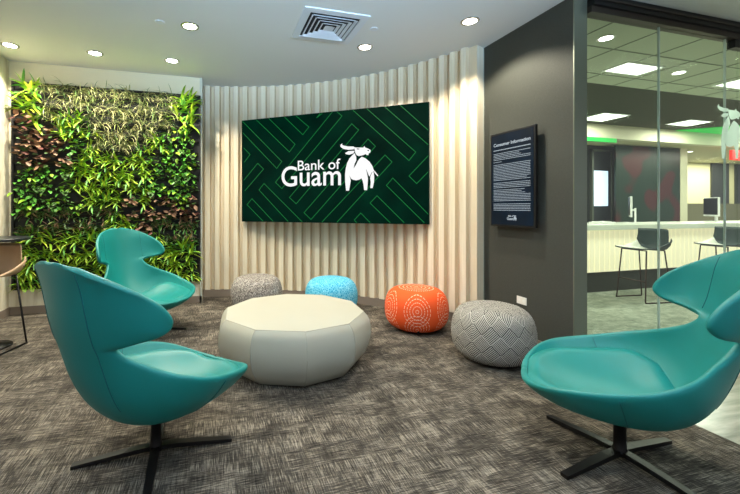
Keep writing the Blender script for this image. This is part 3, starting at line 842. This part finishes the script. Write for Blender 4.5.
# ---------------------------------------------------------------- white ottoman
oc = W(-.212, 3.10)
ot = thing('round_ottoman', 'large round white faceted ottoman in the middle of the carpet', 'ottoman', oc)
NS = 10
prof = [(.455, 0.0), (.50, .015), (.555, .08), (.592, .15), (.61, .225), (.607, .29), (.597, .35), (.578, .385), (.553, .410), (.50, .421), (.40, .428), (.2, .432), (0, .433)]
bm = bmesh.new(); sub = 6; rings = []
for r_, z in prof:
    if r_ == 0: rings.append([bm.verts.new((0, 0, z))]); continue
    rg = []
    r00 = r_
    for k in range(NS*sub):
        r_ = r00
        kk, f_ = divmod(k, sub); f_ /= sub
        a0, a1 = kk*2*PI/NS, (kk+1)*2*PI/NS
        p0 = Vector((math.cos(a0), math.sin(a0))); p1 = Vector((math.cos(a1), math.sin(a1)))
        flat = p0.lerp(p1, f_); rnd_ = flat.normalized()
        bl = .9 if z < .412 else .9*min(1, r_/.5); r_ = r_*1.03
        q = flat*bl + rnd_*(1-bl)
        zz = z
        rg.append(bm.verts.new((q.x*r_, q.y*r_, zz)))
    rings.append(rg)
bm.faces.new(rings[0])
for a, b in zip(rings, rings[1:]):
    n = NS*sub
    for k in range(n):
        if len(b) == 1: bm.faces.new((a[k], a[(k+1)%n], b[0]))
        else: bm.faces.new((a[k], a[(k+1)%n], b[(k+1)%n], b[k]))
for f in bm.faces: f.smooth = True
def crease(v1, v2):
    e = bm.edges.get((v1, v2))
    if e: e.smooth = False
for ri in range(8):
    for k in range(0, NS*sub, sub): crease(rings[ri][k], rings[ri+1][k])
for k in range(NS*sub): crease(rings[8][k], rings[8][(k+1) % (NS*sub)])
body = link('body', bm, 'white_vinyl', ot, rotz=math.radians(14))
bm = bmesh.new()
for k in range(NS):
    a = k*2*PI/NS; pts = [(r_*1.0301*math.cos(a), r_*1.0301*math.sin(a), z) for r_, z in prof[1:9]]
    tube(bm, pts, .0022, 6)
pts = [(.5696*math.cos(k*2*PI/NS)*1.0, .5696*math.sin(k*2*PI/NS), .4105) for k in range(NS+1)]
tube(bm, pts, .0025, 6, cap=False)
link('seam', bm, 'vinyl_seam', body)

# ---------------------------------------------------------------- poufs
def pouf(X, Y, r, h, m_, label, rz=0.0):
    p = W(X, Y)
    t_ = thing('pouf', label, 'pouf', p, rz)
    prof = []
    n = 22
    for i in range(n+1):
        a = -PI/2 + PI*i/n
        c, s = math.cos(a), math.sin(a)
        rr = r*(abs(c)**(.38 if s > 0 else .47)); zz = h*(.5 + .5*math.copysign(abs(s)**.80, s))
        rr *= 1.0 - .05*max(0, s) 
        prof.append((rr if 0 < i < n else 0, zz))
    bm = bmesh.new(); lathe(bm, prof, 64); b = link('body', bm, m_, t_, True)
    return t_, b
pouf(-.78, 4.62, .315, .42, 'grey_speckle_fabric', 'grey speckled pouf by the slatted wall, behind the white ottoman')
pouf(.135, 4.48, .315, .42, 'blue_fabric', 'bright blue patterned pouf behind the white ottoman')
og, ob = pouf(1.005, 3.92, .325, .425, 'orange_fabric', 'orange pouf with rings of white dashes', math.radians(12))
bm = bmesh.new(); box(bm, (-.006, -.012, 0), (.006, .012, .045), 0, .002)
zt_ = link('zip_tab', bm, 'black_plastic', og); d = Vector((0,0)) ; ang = math.atan2(-.31, .0) - TH - math.radians(12) - math.radians(10)
zt_.location = (.262*math.cos(ang), .262*math.sin(ang), .006)
pouf(1.435, 3.12, .326, .445, 'key_fabric', 'grey pouf with black and white diagonal key pattern by the dark wall', .4)

# ---------------------------------------------------------------- teal lounge chairs
# spine y, z | rim x, y, z | roundness of the section in degrees
KEYS = [(.405,.35,.02,.405,.353,20),(.397,.335,.13,.40,.357,35),(.37,.31,.215,.38,.37,50),(.315,.28,.30,.335,.395,60),(.225,.25,.365,.26,.42,66),
 (.105,.23,.395,.16,.442,70),(-.02,.226,.41,.06,.465,72),(-.125,.243,.41,-.03,.49,73),(-.215,.29,.39,-.11,.52,72),(-.288,.37,.345,-.18,.55,66),
 (-.34,.465,.28,-.245,.59,58),(-.375,.56,.225,-.305,.635,52),(-.40,.65,.205,-.34,.685,50),(-.415,.715,.275,-.305,.708,58),(-.427,.77,.35,-.23,.732,70),
 (-.437,.825,.375,-.20,.775,76),(-.446,.875,.365,-.235,.84,72),(-.455,.925,.335,-.295,.895,64),(-.464,.965,.29,-.36,.94,55),(-.471,1.0,.23,-.42,.98,45),
 (-.475,1.02,.14,-.462,1.015,35),(-.476,1.028,.03,-.475,1.027,20)]
def key(s):
    n = len(KEYS); s = max(0, min(n-1.0001, s)); i = int(s); f_ = s-i
    P = [KEYS[max(0, min(n-1, i+k))] for k in (-1, 0, 1, 2)]
    out = []
    for c in range(6):
        a, b, c_, d = (P[k][c] for k in range(4))
        out.append(.5*((2*b) + (c_-a)*f_ + (2*a-5*b+4*c_-d)*f_*f_ + (-a+3*b-3*c_+d)*f_**3))
    return out
def S_(s, w):   # w in -1..1 across
    y, z, ex, ey, ez, al = key(s)
    a = math.radians(al); th = a*w; k = (1-math.cos(th))/(1-math.cos(a))
    return Vector((ex*math.sin(th)/math.sin(a), y + (ey-y)*k, z + (ez-z)*k))
def w_at(s, x):
    k = key(s); a = math.radians(k[5]); q = max(-1, min(1, x*math.sin(a)/max(.01, k[2])))
    return max(-.97, min(.97, math.asin(q)/a))
def Nrm(s, w):
    e = .02
    a = S_(min(s+e, len(KEYS)-1.001), w) - S_(max(s-e, 0), w); b = S_(s, w+e) - S_(s, w-e)
    n = a.cross(b)
    return n.normalized() if n.length > 1e-9 else Vector((0, 0, 1))
def make_chair(label, loc, rotz):
    t_ = thing('lounge_chair', label, 'lounge chair', loc, rotz, 'teal lounge chairs')
    SS = [0, .3, .6, .85] + [1 + i*.25 for i in range(int((len(KEYS)-2)/.25)+1)] + [len(KEYS)-1.002]
    SS = sorted(set(round(x, 4) for x in SS)); NW = 28
    T = .015
    bm = bmesh.new(); g0 = []; g1 = []
    for s in SS:
        r0, r1 = [], []
        for j in range(NW+1):
            w = -1 + 2*j/NW; p = S_(s, w); n = Nrm(max(.4, min(s, len(KEYS)-1.5)), w*.985)
            edge = max(abs(w)**10, 0)
            r0.append(bm.verts.new(p + n*T)); r1.append(bm.verts.new(p - n*T))
        g0.append(r0); g1.append(r1)
    m_ = len(SS)
    for i in range(m_-1):
        for j in range(NW):
            bm.faces.new((g0[i][j], g0[i][j+1], g0[i+1][j+1], g0[i+1][j]))
            bm.faces.new((g1[i][j+1], g1[i][j], g1[i+1][j], g1[i+1][j+1]))
    loop0 = [g0[0][j] for j in range(NW+1)] + [g0[i][NW] for i in range(1, m_)] + [g0[m_-1][j] for j in range(NW-1, -1, -1)] + [g0[i][0] for i in range(m_-2, 0, -1)]
    loop1 = [g1[0][j] for j in range(NW+1)] + [g1[i][NW] for i in range(1, m_)] + [g1[m_-1][j] for j in range(NW-1, -1, -1)] + [g1[i][0] for i in range(m_-2, 0, -1)]
    # rounded welt along the rim
    n = len(loop0)
    mids = []
    for k in range(n):
        a, b = loop0[k].co, loop1[k].co; c = (a+b)/2
        tg = (loop0[(k+1)%n].co - loop0[k-1].co)
        o_ = tg.cross(a-b)
        if o_.length < 1e-9: o_ = c.copy()
        o_.normalize()
        mids.append(bm.verts.new(c + o_*.008*(-1)))
    # choose the outward sign by testing against the interior neighbour
    inner = g0[len(SS)//2][NW-1].co
    c0 = (g0[len(SS)//2][NW].co + g1[len(SS)//2][NW].co)/2
    kmid = NW + len(SS)//2
    if (mids[kmid].co - c0).dot(c0 - inner) < 0:
        for k in range(n):
            c = (loop0[k].co+loop1[k].co)/2; mids[k].co = c - (mids[k].co - c)
    for k in range(n):
        k2 = (k+1) % n
        bm.faces.new((loop0[k], mids[k], mids[k2], loop0[k2])); bm.faces.new((mids[k], loop1[k], loop1[k2], mids[k2]))
    bmesh.ops.remove_doubles(bm, verts=bm.verts, dist=.0008)
    sh = link('shell', bm, 'teal_leather', t_, True)
    md = sh.modifiers.new('s', 'SUBSURF'); md.levels = 1; md.render_levels = 1
    # seam lines
    def seam(s, w0, w1, sgn, name):
        bm = bmesh.new(); pts = []
        for j in range(25):
            w = w0+(w1-w0)*j/24; pts.append(S_(s, w) + Nrm(s, w)*sgn*(T+.0006))
        tube(bm, pts, .0018, 6); return link(name, bm, 'teal_seam', sh)
    for a, b in ((-.97, -.05), (.05, .97)):
        for sg_ in (1, -1): seam(5.9, a, b, sg_, 'seam')
    for xv in (-.15, .15):
        bm = bmesh.new(); pts = []
        for j in range(41):
            q = 9+10.3*j/40; w = w_at(q, xv); pts.append(S_(q, w) - Nrm(q, w)*(T+.0006))
        tube(bm, pts, .0018, 6); link('seam', bm, 'teal_seam', sh)
    for xv in (-.215, .215):
        bm = bmesh.new(); pts = []
        for j in range(31):
            q = 13.2+5.4*j/30; w = w_at(q, xv); pts.append(S_(q, w) + Nrm(q, w)*(T+.0006))
        tube(bm, pts, .0016, 6); link('seam', bm, 'teal_seam', sh)
    # seat cushion
    bm = bmesh.new(); s0, s1 = .9, 8.4; NA, NB = 36, 26; top = []; bot = []
    for i in range(NA+1):
        a = -1+2*i/NA; s = s0+(s1-s0)*i/NA; rt, rb = [], []
        for j in range(NB+1):
            b = -1+2*j/NB
            # round the back corners of the pad
            lim = .84*(1-max(0, a)**6*.30)
            w = b*lim; n_ = Nrm(s, w); p = S_(s, w)
            hgt = .05*(1-abs(a)**5)**.5*(1-abs(b)**5)**.5
            rt.append(bm.verts.new(p + n_*(T+.004+hgt))); rb.append(bm.verts.new(p + n_*(T-.004)))
        top.append(rt); bot.append(rb)
    for i in range(NA):
        for j in range(NB):
            bm.faces.new((top[i][j], top[i][j+1], top[i+1][j+1], top[i+1][j]))
            bm.faces.new((bot[i][j+1], bot[i][j], bot[i+1][j], bot[i+1][j+1]))
    for i in range(NA):
        for j_ in (0, NB): bm.faces.new((top[i][j_], top[i+1][j_], bot[i+1][j_], bot[i][j_]))
    for j in range(NB):
        for i_ in (0, NA): bm.faces.new((top[i_][j], top[i_][j+1], bot[i_][j+1], bot[i_][j]))
    link('seat_cushion', bm, 'teal_leather', t_, True)
    # pedestal
    bm = bmesh.new(); lathe(bm, [(0, .025), (.034, .025), (.034, .045), (.027, .06), (.025, .17), (.055, .19), (.065, .206), (0, .206)], 28)
    link('column', bm, 'black_metal', t_, True)
    return t_
def add_legs(t_, ang):
    for k in range(4):
        bm = bmesh.new()
        L = .375
        pr = [(-.02, .02, .030, .052), (.10, .021, .024, .046), (L, .017, 0.0, .017)]
        vs = []
        for x, hw, z0_, z1_ in pr:
            vs.append([bm.verts.new((x, -hw, z0_)), bm.verts.new((x, hw, z0_)), bm.verts.new((x, hw, z1_)), bm.verts.new((x, -hw, z1_))])
        for a, b in zip(vs, vs[1:]):
            for q in range(4): bm.faces.new((a[q], a[(q+1)%4], b[(q+1)%4], b[q]))
        bm.faces.new(vs[0]); bm.faces.new(vs[-1])
        link('leg', bm, 'black_metal', t_, rotz=ang + k*PI/2)
def face(X, Y, ang_deg, leg_deg, label, proto=None):
    """ang: facing direction measured from the camera's right, counter-clockwise"""
    rz_ = math.radians(ang_deg) - TH - PI/2      # chair front is local +y
    if proto is None: t_ = make_chair(label, W(X, Y), rz_)
    else:
        t_ = copy_tree(proto); t_.location = W(X, Y); t_.rotation_euler.z = rz_; t_['label'] = label
    return t_, math.radians(leg_deg) - TH - rz_
c1, l1 = face(-.835, 1.91, 60, 17, 'teal winged lounge chair in the left foreground, seen from behind')
c2, l2 = face(1.49, 1.87, 150, 20, 'teal winged lounge chair at the right edge, in front of the glass', c1)
c3, l3 = face(-1.745, 3.80, -27, 10, 'teal winged lounge chair in front of the plant wall, farthest of the three', c1)
c2.scale = (1.035, 1.035, 1.035); c2.location = W(1.495, 1.87)
add_legs(c1, l1); add_legs(c2, l2); add_legs(c3, l3)

# ---------------------------------------------------------------- stools and bar table
def stool(loc, rz_, label, shell_m, seat_m, leg_m, group, hs=.70):
    t_ = thing('bar_stool', label, 'stool', loc, rz_, group)
    # bucket shell, front towards local +y
    bm = bmesh.new(); NU, NV = 20, 14; gi = []; go = []
    for i in range(NU+1):
        s = i/NU           # front edge -> seat -> top of the back
        if s < .55: y = .21-.40*s/.55; z = hs + .012*math.cos(s/.55*PI) - .005
        else:
            q = (s-.55)/.45; y = -.19-.055*q - .02*math.sin(q*PI); z = hs - .012 + .27*q**1.35
        hw = .215 if s < .55 else .215-.02*((s-.55)/.45)
        ri, ro = [], []
        for j in range(NV+1):
            w = -1+2*j/NV
            side_h = .012 + .13*max(0, min(1, (s-.12)/.45))**1.5 if s < .6 else .142*(1-(s-.6)/.4)
            zz = z + side_h*abs(w)**5*(1 if s < .62 else .4)
            yy = y + (0 if s < .55 else .10*abs(w)**3*min(1, (s-.55)/.2))
            rc = 1-.0*s
            ri.append(bm.verts.new((hw*w*rc, yy, zz+.008))); ro.append(bm.verts.new((hw*w*rc*1.02, yy-(.01 if s > .55 else 0), zz-.010)))
        gi.append(ri); go.append(ro)
    for i in range(NU):
        for j in range(NV):
            f = bm.faces.new((gi[i][j], gi[i][j+1], gi[i+1][j+1], gi[i+1][j])); f.material_index = 1 if i < NU*.5 else 0
            f = bm.faces.new((go[i][j+1], go[i][j], go[i+1][j], go[i+1][j+1]))
    for i in range(NU):
        for j in (0, NV): bm.faces.new((gi[i][j], gi[i+1][j], go[i+1][j], go[i][j]))
    for j in range(NV):
        for i in (0, NU): bm.faces.new((gi[i][j], gi[i][j+1], go[i][j+1], go[i][j]))
    link('seat_shell', bm, [shell_m, seat_m], t_, True)
    for sx in (-1, 1):
        bm = bmesh.new()
        tube(bm, [(sx*.17, .15, hs-.012), (sx*.20, .20, .02), (sx*.205, .205, .0095), (sx*.205, .18, .0095), (sx*.205, -.19, .0095), (sx*.205, -.215, .0095), (sx*.20, -.21, .02), (sx*.17, -.13, hs-.012)], .0085, 8)
        link('sled_leg', bm, leg_m, t_)
    bm = bmesh.new(); tube(bm, [(-.188, .183, .28), (.188, .183, .28)], .008, 8); link('footrest', bm, leg_m, t_)
    bm = bmesh.new(); tube(bm, [(-.17, .15, hs-.014), (.17, .15, hs-.014)], .007, 8); tube(bm, [(-.17, -.13, hs-.016), (.17, -.13, hs-.016)], .007, 8); link('under_frame', bm, leg_m, t_)
    return t_
p = at_z(642, 300, 0)
stool((5.62, 3.72, 0), PI/2-.12, 'dark green backed bar stool at the teller counter, left one', 'stool_green', 'stool_white', 'stool_leg', 'bar stools at the teller counter')
q = at_v(722, 250, 3.75)
stool((7.28, 3.75, 0), PI/2-.12, 'dark green backed bar stool at the teller counter, cut by the right edge', 'stool_green', 'stool_white', 'stool_leg', 'bar stools at the teller counter')
sp_ = W(-2.91, 3.25)
stool(sp_, math.radians(180)-TH, 'tan shell bar stool tucked under the bar table at the left edge', 'stool_wood', 'stool_wood', 'black_metal', 'bar stools in the lounge', hs=.66)
tp = W(-2.95, 3.37)
bt = thing('bar_table', 'tall round bar table with thin dark top at the left edge', 'table', tp)
bm = bmesh.new(); lathe(bm, [(0, 0), (.15, 0), (.15, .012), (.03, .03), (0, .03)], 40); link('base', bm, 'black_metal', bt, True)
bm = bmesh.new(); lathe(bm, [(0, .03), (.03, .03), (.03, .955), (0, .955)], 24); link('column', bm, 'black_metal', bt)
bm = bmesh.new(); lathe(bm, [(0, .955), (.275, .955), (.28, .962), (.28, .975), (.275, .98), (0, .98)], 64); link('tabletop', bm, 'table_black', bt)

# ---------------------------------------------------------------- light
def area(loc, rot, sx, sy, e, col, spread=180):
    l = bpy.data.lights.new('area', 'AREA'); l.shape = 'RECTANGLE'; l.size = sx; l.size_y = sy; l.energy = e; l.color = col; l.spread = math.radians(spread)
    o = bpy.data.objects.new('window_daylight', l); COL.objects.link(o); o.location = loc; o.rotation_euler = rot; return o  # soft area lamp, serving the teller hall as well as the lounge
area((0, -2.4, 1.5), (math.radians(100), 0, 0), 5, 2.2, 6, (.72, .85, 1))      # cool fill added behind the camera, as from unseen windows
area((.3, -2.2, 1.9), (math.radians(117), 0, math.radians(-4)), 3.4, .9, 155, (.48, .72, 1), 50)     # cool uplight added to brighten the ceiling
for u in (4.9, 7.2, 9.5): area((u, 3.3, HC-.03), (0, 0, 0), 1.2, .6, 45, (.95, 1, .88))
for u in (4.5, 7.0, 9.5): area((u, 5.3, HC-.03), (0, 0, 0), 1.2, .5, 35, (.97, 1, .88))
area((8.5, 7.2, 2.66), (0, 0, 0), 3, .6, 20, (1, .97, .82))
area((14.5, 7.4, 2.66), (0, 0, 0), 3, .8, 160, (1, .96, .8))  # fill lamp added to brighten the beige wall
area((12.5, 5.0, HC-.03), (0, 0, 0), 2, .8, 80, (1, .98, .86))
w = bpy.data.worlds.new('World'); bpy.context.scene.world = w; w.use_nodes = True
bg = w.node_tree.nodes['Background']; bg.inputs[0].default_value = (.92, .95, 1, 1); bg.inputs[1].default_value = .42

cam = bpy.data.cameras.new('camera'); co = bpy.data.objects.new('camera', cam); COL.objects.link(co)
cam.sensor_width = 36; cam.lens = F*36/740; cam.shift_x = (370-CX)/740; cam.shift_y = -(247-HY)/740; cam.clip_start = .05
co.location = (0, 0, EYE); co.rotation_euler = (PI/2, 0, -TH)
sc = bpy.context.scene; sc.camera = co
sc.view_settings.view_transform = 'Standard'; sc.view_settings.look = 'None'; sc.view_settings.gamma = 1; sc.view_settings.use_curve_mapping = False
sc.view_settings.exposure = 0.1
